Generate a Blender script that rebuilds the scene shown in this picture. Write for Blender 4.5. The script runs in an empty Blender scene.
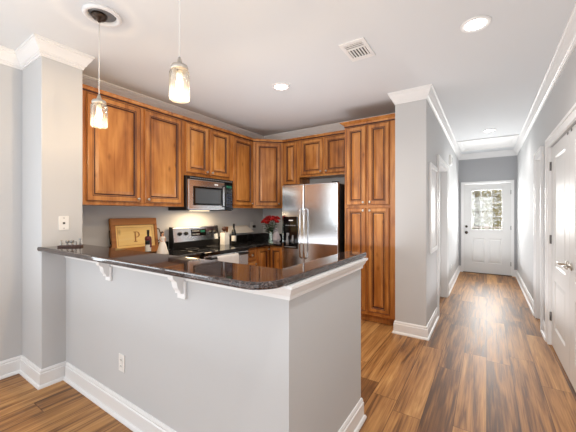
import bpy, bmesh, math, random
from mathutils import Vector, Matrix, Euler
random.seed(7)
PI = math.pi
C = bpy.context.scene.collection
S = bpy.context.scene

# ------------------------------------------------------------------ camera, world, lights, exposure
CAM_H, FPX, YAW, HORIZ = 1.374, 300.0, math.radians(33.5), 213.0
cd = bpy.data.cameras.new('camera'); cam = bpy.data.objects.new('camera', cd); C.objects.link(cam)
cam.location = (0, 0, CAM_H); cam.rotation_euler = (PI/2, 0, YAW)
cd.sensor_fit = 'HORIZONTAL'; cd.sensor_width = 36; cd.lens = 36*FPX/576
cd.shift_y = -(216-HORIZ)/576
cd.clip_start = .02; cd.clip_end = 200
S.camera = cam

w = bpy.data.worlds.new('daylight'); S.world = w; w.use_nodes = True
bg = w.node_tree.nodes['Background']; bg.inputs[0].default_value = (1, .985, .96, 1); bg.inputs[1].default_value = .62

def area(name, loc, rot, sx, sy, watt, col):
    l = bpy.data.lights.new(name, 'AREA'); l.shape = 'RECTANGLE'; l.size = sx; l.size_y = sy; l.energy = watt; l.color = col
    o = bpy.data.objects.new(name, l); C.objects.link(o); o.location = loc; o.rotation_euler = rot
    return o
# daylight entering through the windows of the living area behind the camera
area('window_daylight', (-2.35, -4.62, 1.45), (PI/2, 0, 0), 1.5, 1.7, 36, (.92, .96, 1))
area('window_daylight', (-.45, -4.62, 1.45), (PI/2, 0, 0), 1.5, 1.7, 36, (.92, .96, 1))
area('dining_daylight', (-3.52, -.55, 1.50), (PI/2, 0, -PI/2), 1.7, 1.3, 30, (.90, .95, 1))
# added fill lamps facing up, with no fixture: living area, kitchen, hallway
area('added_uplight', (-1.4, -1.9, .6), (PI, 0, 0), 3.4, 4.6, 42, (.88, .94, 1))
area('added_uplight', (-1.85, 2.75, 1.85), (PI, 0, 0), 1.8, 1.9, 2, (.90, .95, 1))
area('added_uplight', (-1.75, 2.75, .95), (PI, 0, 0), 1.7, 1.5, 8.5, (.96, .97, 1))
area('added_uplight', (0, 5.7, .3), (PI, 0, 0), .7, 4.2, 10.5, (.97, .98, 1))
# daylight entering through the glass of the hallway door
area('door_daylight', (0, 8.30, 1.45), (-PI/2, 0, 0), .6, .9, 46, (1, .985, .96))
S.view_settings.view_transform = 'Standard'; S.view_settings.look = 'None'
S.view_settings.exposure = 0.5; S.view_settings.gamma = 1; S.view_settings.use_curve_mapping = False
S.cycles.use_denoising = True
S.cycles.max_bounces = 10; S.cycles.diffuse_bounces = 6; S.cycles.glossy_bounces = 5; S.cycles.transparent_max_bounces = 16
S.cycles.sample_clamp_indirect = 6

# ------------------------------------------------------------------ materials
def srgb(r, g, b):
    f = lambda c: (c/255/12.92) if c/255 <= .04045 else ((c/255+.055)/1.055)**2.4
    return (f(r), f(g), f(b), 1)
def mat(name, col, rough=.5, metal=0, spec=.5, emit=None, es=0, noise=0, nscale=30, bump=0, coat=0, **kw):
    m = bpy.data.materials.new(name); m.use_nodes = True
    nt = m.node_tree; b = nt.nodes['Principled BSDF']
    b.inputs['Base Color'].default_value = col; b.inputs['Roughness'].default_value = rough
    b.inputs['Metallic'].default_value = metal; b.inputs['Specular IOR Level'].default_value = spec
    b.inputs['Coat Weight'].default_value = coat
    if emit: b.inputs['Emission Color'].default_value = emit; b.inputs['Emission Strength'].default_value = es
    if noise or bump:
        tc = nt.nodes.new('ShaderNodeTexCoord'); n = nt.nodes.new('ShaderNodeTexNoise')
        n.inputs['Scale'].default_value = nscale; n.inputs['Detail'].default_value = 4
        nt.links.new(tc.outputs['Object'], n.inputs['Vector'])
        if noise:
            mx = nt.nodes.new('ShaderNodeMix'); mx.data_type = 'RGBA'
            mx.inputs[6].default_value = tuple(c*(1-noise) for c in col[:3])+(1,)
            mx.inputs[7].default_value = tuple(min(1, c*(1+noise)) for c in col[:3])+(1,)
            nt.links.new(n.outputs['Fac'], mx.inputs[0]); nt.links.new(mx.outputs[2], b.inputs['Base Color'])
        if bump:
            bp = nt.nodes.new('ShaderNodeBump'); bp.inputs['Strength'].default_value = bump; bp.inputs['Distance'].default_value = .002
            nt.links.new(n.outputs['Fac'], bp.inputs['Height']); nt.links.new(bp.outputs[0], b.inputs['Normal'])
    return m
def ramp(nt, stops):
    r = nt.nodes.new('ShaderNodeValToRGB'); e = r.color_ramp.elements
    e[0].position, e[0].color = stops[0]; e[1].position, e[1].color = stops[-1]
    for p, c in stops[1:-1]:
        k = e.new(p); k.color = c
    return r
def wood(name, stops, rough=.32, grain=(22, 22, 1.6), blotch=(5, 5, 2.0), mixf=.5, coat=.15):
    m = bpy.data.materials.new(name); m.use_nodes = True
    nt = m.node_tree; N = nt.nodes; L = nt.links; b = N['Principled BSDF']
    tc = N.new('ShaderNodeTexCoord'); oi = N.new('ShaderNodeObjectInfo')
    mu = N.new('ShaderNodeVectorMath'); mu.operation = 'MULTIPLY_ADD'
    mu.inputs[1].default_value = (1, 1, 1)
    sc = N.new('ShaderNodeVectorMath'); sc.operation = 'SCALE'; sc.inputs[0].default_value = (13, 7, 29)
    L.new(oi.outputs['Random'], sc.inputs['Scale'])
    L.new(tc.outputs['Object'], mu.inputs[0]); L.new(sc.outputs[0], mu.inputs[2])
    def nz(scale, det, dist):
        mp = N.new('ShaderNodeMapping'); mp.inputs['Scale'].default_value = scale
        n = N.new('ShaderNodeTexNoise'); n.inputs['Scale'].default_value = 1; n.inputs['Detail'].default_value = det; n.inputs['Distortion'].default_value = dist
        L.new(mu.outputs[0], mp.inputs[0]); L.new(mp.outputs[0], n.inputs['Vector']); return n
    a = nz(grain, 6, .6); c = nz(blotch, 3, .4)
    mx = N.new('ShaderNodeMix'); mx.data_type = 'FLOAT'; mx.inputs[0].default_value = mixf
    L.new(a.outputs['Fac'], mx.inputs[2]); L.new(c.outputs['Fac'], mx.inputs[3])
    r = ramp(nt, stops); L.new(mx.outputs[0], r.inputs[0])
    # knots
    v = N.new('ShaderNodeTexVoronoi'); v.inputs['Scale'].default_value = 1; v.inputs['Randomness'].default_value = 1
    mp = N.new('ShaderNodeMapping'); mp.inputs['Scale'].default_value = (7, 7, 3.5); L.new(mu.outputs[0], mp.inputs[0]); L.new(mp.outputs[0], v.inputs['Vector'])
    kr = ramp(nt, [(0, (.25, .2, .18, 1)), (.09, (.75, .7, .66, 1)), (.16, (1, 1, 1, 1))]); L.new(v.outputs['Distance'], kr.inputs[0])
    km = N.new('ShaderNodeMix'); km.data_type = 'RGBA'; km.blend_type = 'MULTIPLY'; km.inputs[0].default_value = .8
    L.new(r.outputs[0], km.inputs[6]); L.new(kr.outputs[0], km.inputs[7]); L.new(km.outputs[2], b.inputs['Base Color'])
    b.inputs['Roughness'].default_value = rough; b.inputs['Coat Weight'].default_value = coat; b.inputs['Coat Roughness'].default_value = .2
    return m
def floor_mat():
    m = bpy.data.materials.new('vinyl_plank'); m.use_nodes = True
    nt = m.node_tree; N = nt.nodes; L = nt.links; b = N['Principled BSDF']
    tc = N.new('ShaderNodeTexCoord'); sp = N.new('ShaderNodeSeparateXYZ'); L.new(tc.outputs['Object'], sp.inputs[0])
    def M(op, a, bb=None, c=None):
        n = N.new('ShaderNodeMath'); n.operation = op
        for i, v in enumerate((a, bb, c)):
            if v is None: continue
            if isinstance(v, (int, float)): n.inputs[i].default_value = v
            else: L.new(v, n.inputs[i])
        return n.outputs[0]
    W, LEN = .182, 1.22
    u = M('DIVIDE', sp.outputs[0], W); row = M('FLOOR', u); fu = M('FRACT', u)
    wn = N.new('ShaderNodeTexWhiteNoise'); wn.noise_dimensions = '1D'; L.new(row, wn.inputs['W'])
    v = M('ADD', M('DIVIDE', sp.outputs[1], LEN), M('MULTIPLY', wn.outputs[0], 7.3)); col = M('FLOOR', v); fv = M('FRACT', v)
    cb = N.new('ShaderNodeCombineXYZ'); L.new(row, cb.inputs[0]); L.new(col, cb.inputs[1])
    w2 = N.new('ShaderNodeTexWhiteNoise'); w2.noise_dimensions = '2D'; L.new(cb.outputs[0], w2.inputs['Vector'])
    # grain coordinates shifted for every plank
    g = N.new('ShaderNodeCombineXYZ'); L.new(sp.outputs[0], g.inputs[0]); L.new(sp.outputs[1], g.inputs[1]); L.new(M('MULTIPLY', w2.outputs[0], 37.0), g.inputs[2])
    def nz(scale, det, dist):
        mp = N.new('ShaderNodeMapping'); mp.inputs['Scale'].default_value = scale
        n = N.new('ShaderNodeTexNoise'); n.inputs['Scale'].default_value = 1; n.inputs['Detail'].default_value = det; n.inputs['Distortion'].default_value = dist
        L.new(g.outputs[0], mp.inputs[0]); L.new(mp.outputs[0], n.inputs['Vector']); return n.outputs['Fac']
    big = nz((13, 1.0, 1), 7, .9); fine = nz((95, 3.0, 1), 7, .5)
    f = M('ADD', M('MULTIPLY', big, .60), M('MULTIPLY', fine, .34))
    f = M('ADD', f, M('MULTIPLY', M('SUBTRACT', w2.outputs[0], .5), .14))
    r = ramp(nt, FLOOR_STOPS); L.new(f, r.inputs[0])
    seam = M('MULTIPLY', M('MULTIPLY', M('GREATER_THAN', fu, .014), M('LESS_THAN', fu, .986)), M('GREATER_THAN', fv, .0035))
    mx = N.new('ShaderNodeMix'); mx.data_type = 'RGBA'; mx.blend_type = 'MULTIPLY'; mx.inputs[0].default_value = 1
    sr = ramp(nt, [(0, (.42, .38, .36, 1)), (1, (1, 1, 1, 1))]); L.new(seam, sr.inputs[0])
    L.new(r.outputs[0], mx.inputs[6]); L.new(sr.outputs[0], mx.inputs[7]); L.new(mx.outputs[2], b.inputs['Base Color'])
    b.inputs['Roughness'].default_value = .36; b.inputs['Specular IOR Level'].default_value = .5
    rr = M('ADD', M('MULTIPLY', fine, .14), .39); L.new(rr, b.inputs['Roughness'])
    bp = N.new('ShaderNodeBump'); bp.inputs['Strength'].default_value = .12; bp.inputs['Distance'].default_value = .001
    L.new(fine, bp.inputs['Height']); L.new(bp.outputs[0], b.inputs['Normal'])
    return m
def granite(name, base, fleck, fleck2, rough):
    m = bpy.data.materials.new(name); m.use_nodes = True
    nt = m.node_tree; N = nt.nodes; L = nt.links; b = N['Principled BSDF']
    tc = N.new('ShaderNodeTexCoord')
    v = N.new('ShaderNodeTexVoronoi'); v.inputs['Scale'].default_value = 230; L.new(tc.outputs['Object'], v.inputs['Vector'])
    n = N.new('ShaderNodeTexNoise'); n.inputs['Scale'].default_value = 45; n.inputs['Detail'].default_value = 5; L.new(tc.outputs['Object'], n.inputs['Vector'])
    r = ramp(nt, [(.0, base), (.5, base), (.62, fleck), (.75, fleck2)]); 
    sp = N.new('ShaderNodeSeparateColor'); L.new(v.outputs['Color'], sp.inputs[0])
    a = N.new('ShaderNodeMath'); a.operation = 'MULTIPLY_ADD'; a.inputs[1].default_value = .55; L.new(sp.outputs[0], a.inputs[0])
    a2 = N.new('ShaderNodeMath'); a2.operation = 'MULTIPLY'; a2.inputs[1].default_value = .45; L.new(n.outputs['Fac'], a2.inputs[0]); L.new(a2.outputs[0], a.inputs[2])
    L.new(a.outputs[0], r.inputs[0]); L.new(r.outputs[0], b.inputs['Base Color'])
    b.inputs['Roughness'].default_value = rough; b.inputs['IOR'].default_value = 1.75
    return m
def glass(name, tint=(.96, .98, .97, 1), refl=.12, rough=.02, frost=0):
    m = bpy.data.materials.new(name); m.use_nodes = True
    nt = m.node_tree; N = nt.nodes; L = nt.links
    N.remove(N['Principled BSDF']); out = N['Material Output']
    t = N.new('ShaderNodeBsdfTransparent'); t.inputs[0].default_value = tint
    g = N.new('ShaderNodeBsdfGlossy'); g.inputs['Roughness'].default_value = rough
    lw = N.new('ShaderNodeLayerWeight'); lw.inputs[0].default_value = .25
    ma = N.new('ShaderNodeMath'); ma.operation = 'MULTIPLY_ADD'; ma.inputs[1].default_value = .6; ma.inputs[2].default_value = refl*.4
    L.new(lw.outputs['Fresnel'], ma.inputs[0])
    mx = N.new('ShaderNodeMixShader'); L.new(ma.outputs[0], mx.inputs[0]); L.new(t.outputs[0], mx.inputs[1]); L.new(g.outputs[0], mx.inputs[2])
    res = mx.outputs[0]
    if frost:   # ribbed, slightly frosted glass scatters the light of the bulb inside
        tr = N.new('ShaderNodeBsdfTranslucent'); df = N.new('ShaderNodeBsdfDiffuse'); m1 = N.new('ShaderNodeMixShader'); m2 = N.new('ShaderNodeMixShader')
        L.new(tr.outputs[0], m1.inputs[1]); L.new(df.outputs[0], m1.inputs[2]); m2.inputs[0].default_value = frost
        L.new(res, m2.inputs[1]); L.new(m1.outputs[0], m2.inputs[2]); res = m2.outputs[0]
    L.new(res, out.inputs[0])
    return m
def steel_mat():
    m = mat('stainless_steel', srgb(234, 238, 242), .18, 1)
    nt = m.node_tree; N = nt.nodes; L = nt.links; b = N['Principled BSDF']
    tc = N.new('ShaderNodeTexCoord'); mp = N.new('ShaderNodeMapping'); mp.inputs['Scale'].default_value = (3, 3, 260)
    n = N.new('ShaderNodeTexNoise'); n.inputs['Scale'].default_value = 1; n.inputs['Detail'].default_value = 2
    L.new(tc.outputs['Object'], mp.inputs[0]); L.new(mp.outputs[0], n.inputs['Vector'])
    bp = N.new('ShaderNodeBump'); bp.inputs['Strength'].default_value = .015; bp.inputs['Distance'].default_value = .001
    L.new(n.outputs['Fac'], bp.inputs['Height'])
    n2 = N.new('ShaderNodeTexNoise'); n2.inputs['Scale'].default_value = 2.2; n2.inputs['Detail'].default_value = 1; L.new(tc.outputs['Object'], n2.inputs['Vector'])
    b2 = N.new('ShaderNodeBump'); b2.inputs['Strength'].default_value = .06; b2.inputs['Distance'].default_value = .02
    L.new(n2.outputs['Fac'], b2.inputs['Height']); L.new(bp.outputs[0], b2.inputs['Normal']); L.new(b2.outputs[0], b.inputs['Normal'])
    return m

FLOOR_STOPS = [(.32, srgb(86, 55, 30)), (.40, srgb(120, 79, 42)), (.46, srgb(154, 107, 60)), (.55, srgb(182, 132, 78)), (.66, srgb(206, 160, 102))]
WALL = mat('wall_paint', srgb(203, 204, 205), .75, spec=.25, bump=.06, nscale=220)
ENDW = mat('hall_end_grey', srgb(176, 177, 180), .75, spec=.25, bump=.06, nscale=220)  # hallway end wall, a darker grey than the other walls
CEIL = mat('ceiling_paint', srgb(226, 229, 232), .9, spec=.15)
TRIM = mat('trim_enamel', srgb(238, 238, 238), .4, spec=.4)
DOORW = mat('door_enamel', srgb(228, 228, 227), .42, spec=.5)
FLOOR = floor_mat()
CAB = wood('stained_alder', [(.3, srgb(116, 66, 26)), (.45, srgb(170, 105, 47)), (.57, srgb(197, 132, 67)), (.72, srgb(218, 157, 90))], mixf=.55)
GLAZE = mat('dark_glaze', srgb(72, 32, 12), .4, noise=.2)
BAR = granite('brown_granite', srgb(36, 24, 20), srgb(62, 44, 38), srgb(104, 92, 90), .04)
BLACKG = granite('black_granite', srgb(16, 15, 16), srgb(30, 28, 28), srgb(60, 58, 56), .07)
STEEL = steel_mat()
CHROME = mat('chrome', srgb(222, 222, 224), .12, 1)
NICKEL = mat('satin_nickel', srgb(205, 200, 192), .3, 1)
HINGE = mat('hinge_steel', srgb(120, 118, 116), .4, .8)
DARKM = mat('dark_bronze', srgb(70, 58, 50), .35, .8)
BLK = mat('black_plastic', srgb(18, 18, 19), .35)
BLKGL = mat('black_glass', srgb(10, 10, 11), .06, spec=.6)
DISPLAY = mat('clock_display', srgb(20, 60, 45), .2, emit=srgb(60, 160, 130), es=.12)
MWGLASS = mat('oven_window', srgb(70, 74, 78), .1, spec=.7)
GREYP = mat('grey_plastic', srgb(120, 120, 122), .4)
WHITEP = mat('white_plastic', srgb(238, 237, 234), .3)
BULB = mat('lit_bulb', (1, .9, .7, 1), .5, emit=(1, .82, .56, 1), es=9)
CANL = mat('lit_diffuser', (1, 1, 1, 1), .5, emit=(1, .96, .9, 1), es=14)
JAR = glass('jar_glass', (.98, .97, .95, 1), .22, .08, .010)
PANE = glass('window_glass', (.97, .98, .98, 1), .1)
VASE = glass('vase_glass', (.86, .94, .90, 1), .3)
PINE = wood('light_pine', [(.3, srgb(232, 186, 104)), (.5, srgb(246, 208, 130)), (.7, srgb(250, 220, 150))], grain=(1.6, 20, 24), blotch=(2, 5, 5), rough=.45)
WALNUT = wood('tray_wood', [(.3, srgb(128, 76, 28)), (.5, srgb(168, 106, 46)), (.7, srgb(192, 130, 64))], grain=(1.6, 22, 24), blotch=(2, 5, 5), rough=.4)
DKWOOD = mat('dark_wood', srgb(66, 36, 20), .4, noise=.25, nscale=40)
SPOON = mat('spoon_wood', srgb(120, 70, 34), .5, noise=.25, nscale=60)
CERAM = mat('white_ceramic', srgb(236, 234, 230), .15)
FABRIC = mat('towel_cloth', srgb(232, 232, 232), .9, bump=.4, nscale=160)
WINE = mat('wine_bottle_glass', srgb(18, 20, 16), .08, spec=.6)
LABELM = mat('paper_label', srgb(226, 220, 208), .6)
MAROON = mat('maroon_foil', srgb(96, 18, 26), .35)
GOWN = mat('glazed_white', srgb(240, 232, 222), .35)
HAIR = mat('painted_brown', srgb(58, 28, 14), .5)
SKIN = mat('painted_skin', srgb(214, 160, 124), .5)
ROSE = mat('rose_petal', srgb(158, 16, 16), .55, noise=.3, nscale=90)
LEAF = mat('rose_leaf', srgb(30, 60, 26), .5, noise=.3, nscale=60)
STEMM = mat('rose_stem', srgb(62, 92, 44), .5)
WATER = glass('vase_water', (.9, .95, .9, 1), .1)
TISSUE = mat('pale_tissue', srgb(206, 200, 212), .6, noise=.08, nscale=20)
BOARDW = mat('bright_patch_pale', srgb(236, 228, 216), .5, noise=.05, nscale=8)
PEWTER = mat('pewter', srgb(150, 148, 144), .35, .9)
GRASSM = mat('lawn', srgb(140, 150, 96), .9, noise=.3, nscale=3)
BARK = mat('bark', srgb(160, 146, 130), .9, noise=.3, nscale=8)
FOL = [mat('foliage_gold', srgb(206, 188, 128), .8), mat('foliage_sage', srgb(188, 178, 140), .8), mat('foliage_pale', srgb(214, 206, 180), .8)]
RAILW = mat('deck_rail_paint', srgb(226, 214, 204), .6)
DECKW = mat('deck_boards', srgb(128, 84, 66), .7, noise=.2, nscale=6)

# ------------------------------------------------------------------ mesh helpers
class MB:
    """collects shapes in one bmesh; build() links them as one mesh object"""
    def __init__(s): s.bm = bmesh.new(); s.mi = 0; s.X = Matrix.Identity(4)
    def _v(s, p): return s.bm.verts.new(s.X @ Vector(p))
    def face(s, vs, smooth=False):
        try: f = s.bm.faces.new(vs)
        except ValueError: return None
        f.material_index = s.mi; f.smooth = smooth; return f
    def box(s, x0, x1, y0, y1, z0, z1, bev=0, seg=2):
        t = bmesh.new(); vs = [t.verts.new((x, y, z)) for x in (x0, x1) for y in (y0, y1) for z in (z0, z1)]
        for q in ((0, 1, 3, 2), (4, 6, 7, 5), (0, 4, 5, 1), (2, 3, 7, 6), (0, 2, 6, 4), (1, 5, 7, 3)): t.faces.new([vs[i] for i in q])
        if bev: bmesh.ops.bevel(t, geom=t.edges[:], offset=bev, segments=seg, profile=.5, affect='EDGES')
        s.merge(t); return s
    def merge(s, t, smooth=False):
        mp = {}
        for v in t.verts: mp[v] = s._v(v.co)
        for f in t.faces: s.face([mp[v] for v in f.verts], smooth or f.smooth)
        t.free()
    def prism(s, pts, axis, a, b, bev=0):
        """polygon pts (2D) extruded along axis from a to b. axis 'z': (x,y); 'x': (y,z); 'y': (x,z)"""
        t = bmesh.new()
        def P(p, h): return {'z': (p[0], p[1], h), 'x': (h, p[0], p[1]), 'y': (p[0], h, p[1])}[axis]
        A = [t.verts.new(P(p, a)) for p in pts]; B = [t.verts.new(P(p, b)) for p in pts]
        t.faces.new(A); t.faces.new(B[::-1]); n = len(pts)
        for i in range(n): t.faces.new((A[i], B[i], B[(i+1) % n], A[(i+1) % n]))
        bmesh.ops.recalc_face_normals(t, faces=t.faces[:])
        if bev: bmesh.ops.bevel(t, geom=[e for e in t.edges if e.calc_face_angle(0) > .6], offset=bev, segments=3, profile=.5, affect='EDGES')
        s.merge(t); return s
    def lathe(s, prof, c=(0, 0, 0), n=24, axis='z', smooth=True, cap=True):
        rings = []
        for r, h in prof:
            ring = []
            for k in range(n):
                a = 2*PI*k/n; u, v = r*math.cos(a), r*math.sin(a)
                p = {'z': (u, v, h), 'x': (h, u, v), 'y': (u, h, v)}[axis]
                ring.append(s._v((c[0]+p[0], c[1]+p[1], c[2]+p[2])))
            rings.append(ring)
        for a, b in zip(rings, rings[1:]):
            for k in range(n): s.face((a[k], a[(k+1) % n], b[(k+1) % n], b[k]), smooth)
        if cap: s.face(rings[0][::-1]); s.face(rings[-1])
        return s
    def cyl(s, c, r, h, axis='z', n=20, smooth=True): return s.lathe([(r, 0), (r, h)], c, n, axis, smooth)
    def ball(s, c, r, sc=(1, 1, 1), u=14, v=9):
        rings = []
        for i in range(1, v):
            t = PI*i/v
            rings.append([s._v((c[0]+sc[0]*r*math.sin(t)*math.cos(2*PI*k/u), c[1]+sc[1]*r*math.sin(t)*math.sin(2*PI*k/u), c[2]-sc[2]*r*math.cos(t))) for k in range(u)])
        b = s._v((c[0], c[1], c[2]-sc[2]*r)); tp = s._v((c[0], c[1], c[2]+sc[2]*r))
        for k in range(u):
            s.face((b, rings[0][(k+1) % u], rings[0][k]), True); s.face((tp, rings[-1][k], rings[-1][(k+1) % u]), True)
        for a, bb in zip(rings, rings[1:]):
            for k in range(u): s.face((a[k], a[(k+1) % u], bb[(k+1) % u], bb[k]), True)
        return s
    def tube(s, pts, r, n=10):
        pts = [Vector(p) for p in pts]; rs = r if isinstance(r, (list, tuple)) else [r]*len(pts)
        rings = []; up = Vector((0, 0, 1))
        for i, p in enumerate(pts):
            d = (pts[min(i+1, len(pts)-1)]-pts[max(i-1, 0)]).normalized()
            if abs(d.dot(up)) > .95: up = Vector((1, 0, 0)) if abs(d.x) < .9 else Vector((0, 1, 0))
            a = d.cross(up).normalized(); b = a.cross(d).normalized(); up = b
            rings.append([s._v(p+rs[i]*(math.cos(2*PI*k/n)*a+math.sin(2*PI*k/n)*b)) for k in range(n)])
        for a, b in zip(rings, rings[1:]):
            for k in range(n): s.face((a[k], a[(k+1) % n], b[(k+1) % n], b[k]), True)
        s.face(rings[0][::-1]); s.face(rings[-1]); return s
    def sweep(s, path, prof, side=-1, z0=0, closed=False):
        P = [Vector(p) for p in path]; n = len(P); idx = []
        for i in range(n):
            d1 = (P[i]-P[i-1]).normalized() if (i > 0 or closed) else None
            d2 = (P[(i+1) % n]-P[i]).normalized() if (i < n-1 or closed) else None
            d1 = d1 or d2; d2 = d2 or d1
            n1 = Vector((-d1.y, d1.x)); n2 = Vector((-d2.y, d2.x)); m = (n1+n2)/(1+n1.dot(n2))
            idx.append([s._v((P[i].x+side*m.x*d, P[i].y+side*m.y*d, z0+z)) for d, z in prof])
        k = len(prof)
        for i in range(n if closed else n-1):
            a, b = idx[i], idx[(i+1) % n]
            for j in range(k): s.face((a[j], b[j], b[(j+1) % k], a[(j+1) % k]))
        if not closed: s.face(idx[0]); s.face(idx[-1][::-1])
        return s
    def rings(s, x0, x1, z0, z1, steps, y=0, back=None):
        """nested rectangles in the xz plane, front towards -y; steps = [(inset, depth, material)]"""
        prev = None
        for ins, dep, mi in steps:
            q = [s._v((x0+ins, y-dep, z0+ins)), s._v((x1-ins, y-dep, z0+ins)), s._v((x1-ins, y-dep, z1-ins)), s._v((x0+ins, y-dep, z1-ins))]
            if prev:
                s.mi = mi
                for k in range(4): s.face((prev[k], prev[(k+1) % 4], q[(k+1) % 4], q[k]))
            elif back is not None: s.face(q[::-1])
            prev = q
        s.face(prev); return s
    def build(s, name, mats, parent=None, loc=None, rot=None, fix=True):
        if fix: bmesh.ops.recalc_face_normals(s.bm, faces=s.bm.faces[:])
        me = bpy.data.meshes.new(name); s.bm.to_mesh(me); s.bm.free()
        for m in (mats if isinstance(mats, (list, tuple)) else [mats]): me.materials.append(m)
        o = bpy.data.objects.new(name, me); C.objects.link(o)
        if parent: o.parent = parent
        if loc: o.location = loc
        if rot: o.rotation_euler = rot
        return o
def tag(o, label, cat, group=None, kind=None):
    o['label'] = label; o['category'] = cat
    if group: o['group'] = group
    if kind: o['kind'] = kind
    return o
def thing(name, label, cat, loc=(0, 0, 0), rot=(0, 0, 0), group=None):
    o = bpy.data.objects.new(name, None); C.objects.link(o); o.location = loc; o.rotation_euler = rot
    o.empty_display_size = .1
    return tag(o, label, cat, group)
def struct(mb, name, m, label, cat, **kw):
    return tag(mb.build(name, m, **kw), label, cat, kind='structure')
def dup(root, loc, label, rot=None, group=None):
    r = root.copy(); C.objects.link(r); r.location = loc; r['label'] = label
    if rot: r.rotation_euler = rot
    if group: r['group'] = group
    for ch in list(root.children):
        c = ch.copy(); C.objects.link(c); c.parent = r
        for g in ch.children:
            d = g.copy(); C.objects.link(d); d.parent = c
    return r

# ------------------------------------------------------------------ the setting
H = 2.74
XW, YB = -3.37, 4.27            # left wall, kitchen back wall
XR, XH, YE = .55, -.547, 8.12    # right wall, hallway left wall, hallway end wall
CX = -.875                      # kitchen side of the column
PX, PY0, PY1 = -2.93, .90, 1.19 # pillar
struct(MB().box(-3.6, 1.4, -4.7, 8.3, -.1, 0), 'floor', FLOOR, 'brown plank floor running down the hallway', 'floor')
struct(MB().box(-3.6, 1.4, -4.7, 8.3, H, H+.1), 'ceiling', CEIL, 'smooth white ceiling over kitchen and hallway', 'ceiling')
# left wall with a window in the dining area
wl = MB(); wl.box(XW-.12, XW, -4.6, -1.45, 0, H); wl.box(XW-.12, XW, .35, YB+.12, 0, H); wl.box(XW-.12, XW, -1.45, .35, 2.20, H); wl.box(XW-.12, XW, -1.45, .35, 0, .80)
struct(wl, 'wall_left', WALL, 'pale grey wall running behind the kitchen cabinets', 'wall')
struct(MB().box(XW, CX, YB, YB+.12, 0, H), 'wall_kitchen_back', WALL, 'grey wall behind the refrigerator', 'wall')
struct(MB().box(XW, PX, PY0, PY1, 0, H, .003, 1), 'wall_pillar', WALL, 'pale pillar at the wall end of the granite bar', 'pillar')
wc = MB(); wc.box(CX, XH, 3.55, 4.47, 0, H); wc.box(XH-.12, XH, 4.47, 5.50, 2.06, H); wc.box(XH-.12, XH, 5.50, YE, 0, H)
struct(wc, 'wall_hall_left', WALL, 'white wall end and hallway wall beside the pantry', 'wall')
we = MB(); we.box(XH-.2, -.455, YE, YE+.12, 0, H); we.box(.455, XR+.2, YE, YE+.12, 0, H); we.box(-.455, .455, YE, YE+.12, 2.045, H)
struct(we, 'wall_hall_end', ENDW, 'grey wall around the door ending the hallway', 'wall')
wr = MB()
for y0, y1, z0 in ((-4.6, 2.46, 0), (2.46, 4.14, 2.06), (4.14, 4.60, 0), (4.60, 5.06, 2.06), (5.06, YE, 0)): wr.box(XR, XR+.14, y0, y1, z0, H)
struct(wr, 'wall_right', WALL, 'pale wall holding the white closet doors', 'wall')
wb = MB()
for x0, x1, z0, z1 in ((XW-.12, -3.15, 0, H), (-1.55, -1.25, 0, H), (.35, XR+.14, 0, H), (-3.15, -1.55, 0, .55), (-3.15, -1.55, 2.35, H), (-1.25, .35, 0, .55), (-1.25, .35, 2.35, H)): wb.box(x0, x1, -4.6, -4.45, z0, z1)
struct(wb, 'wall_front', WALL, 'window wall of the living area', 'wall')
for k, (x0, x1) in enumerate(((-3.15, -1.55), (-1.25, .35))):
    f = MB()
    for a, b, c, d in ((x0, x0+.05, .55, 2.35), (x1-.05, x1, .55, 2.35), (x0, x1, .55, .60), (x0, x1, 2.30, 2.35), (x0, x1, 1.43, 1.47)): f.box(a, b, -4.56, -4.50, c, d)
    win = struct(f, 'window_%d' % (k+1), TRIM, 'white sash window of the living area', 'window')
    MB().box(x0+.04, x1-.04, -4.535, -4.53, .58, 2.32).build('glass', PANE, win)
f = MB()
for a, b, c, d in ((-1.45, -1.39, .80, 2.20), (.29, .35, .80, 2.20), (-.58, -.52, .86, 2.14), (-1.39, .29, .80, .86), (-1.39, .29, 2.14, 2.20)): f.box(XW-.09, XW-.03, a, b, c, d)
win = struct(f, 'window_3', TRIM, 'wide window beside the dining area', 'window')
MB().box(XW-.062, XW-.057, -1.40, .30, .85, 2.15).build('glass', PANE, win)

# peninsula half wall, an L: long side under the bar, short wing at its end
FY, FX = 1.065, -.70
struct(MB().prism([(PX, FY), (FX, FY), (FX, 1.94), (FX-.115, 1.94), (FX-.115, FY+.115), (PX, FY+.115)], 'z', 0, 1.073), 'wall_peninsula', WALL, 'pale half wall carrying the granite bar', 'half wall')

CROWN = [(0, 0), (.084, 0), (.084, -.016), (.074, -.018), (.074, -.028), (.066, -.034), (.056, -.052), (.040, -.070), (.030, -.084), (.028, -.094), (.018, -.098), (.018, -.108), (.009, -.110), (.009, -.124), (0, -.124)]
CROWN = [(d*.80, z) for d, z in CROWN]
loop = [(XW, -4.45), (XW, PY0), (PX, PY0), (PX, PY1), (XW, PY1), (XW, YB), (CX, YB), (CX, 3.55), (XH, 3.55), (XH, YE), (XR, YE), (XR, -4.45)]
struct(MB().sweep(loop, CROWN, -1, H, True), 'trim_1', TRIM, 'white crown moulding around the ceiling', 'crown moulding')
BASE = [(0, 0), (.030, 0), (.030, .008), (.024, .020), (.016, .024), (.016, .108), (.010, .114), (.012, .124), (.006, .138), (0, .140)]
def base(name, path, label): return struct(MB().sweep(path, BASE, -1), name, TRIM, label, 'baseboard')
base('baseboard_left', [(XW, -4.45), (XW, PY0), (PX, PY0), (PX, FY)], 'white baseboard of the dining wall and pillar')
base('baseboard_peninsula', [(PX+.03, FY), (FX, FY), (FX, 1.94), (FX-.115, 1.94)], 'white baseboard around the half wall')
base('baseboard_column', [(CX, 3.64), (CX, 3.55), (XH, 3.55), (XH, 4.38)], 'white baseboard around the wall end beside the pantry')
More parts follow.
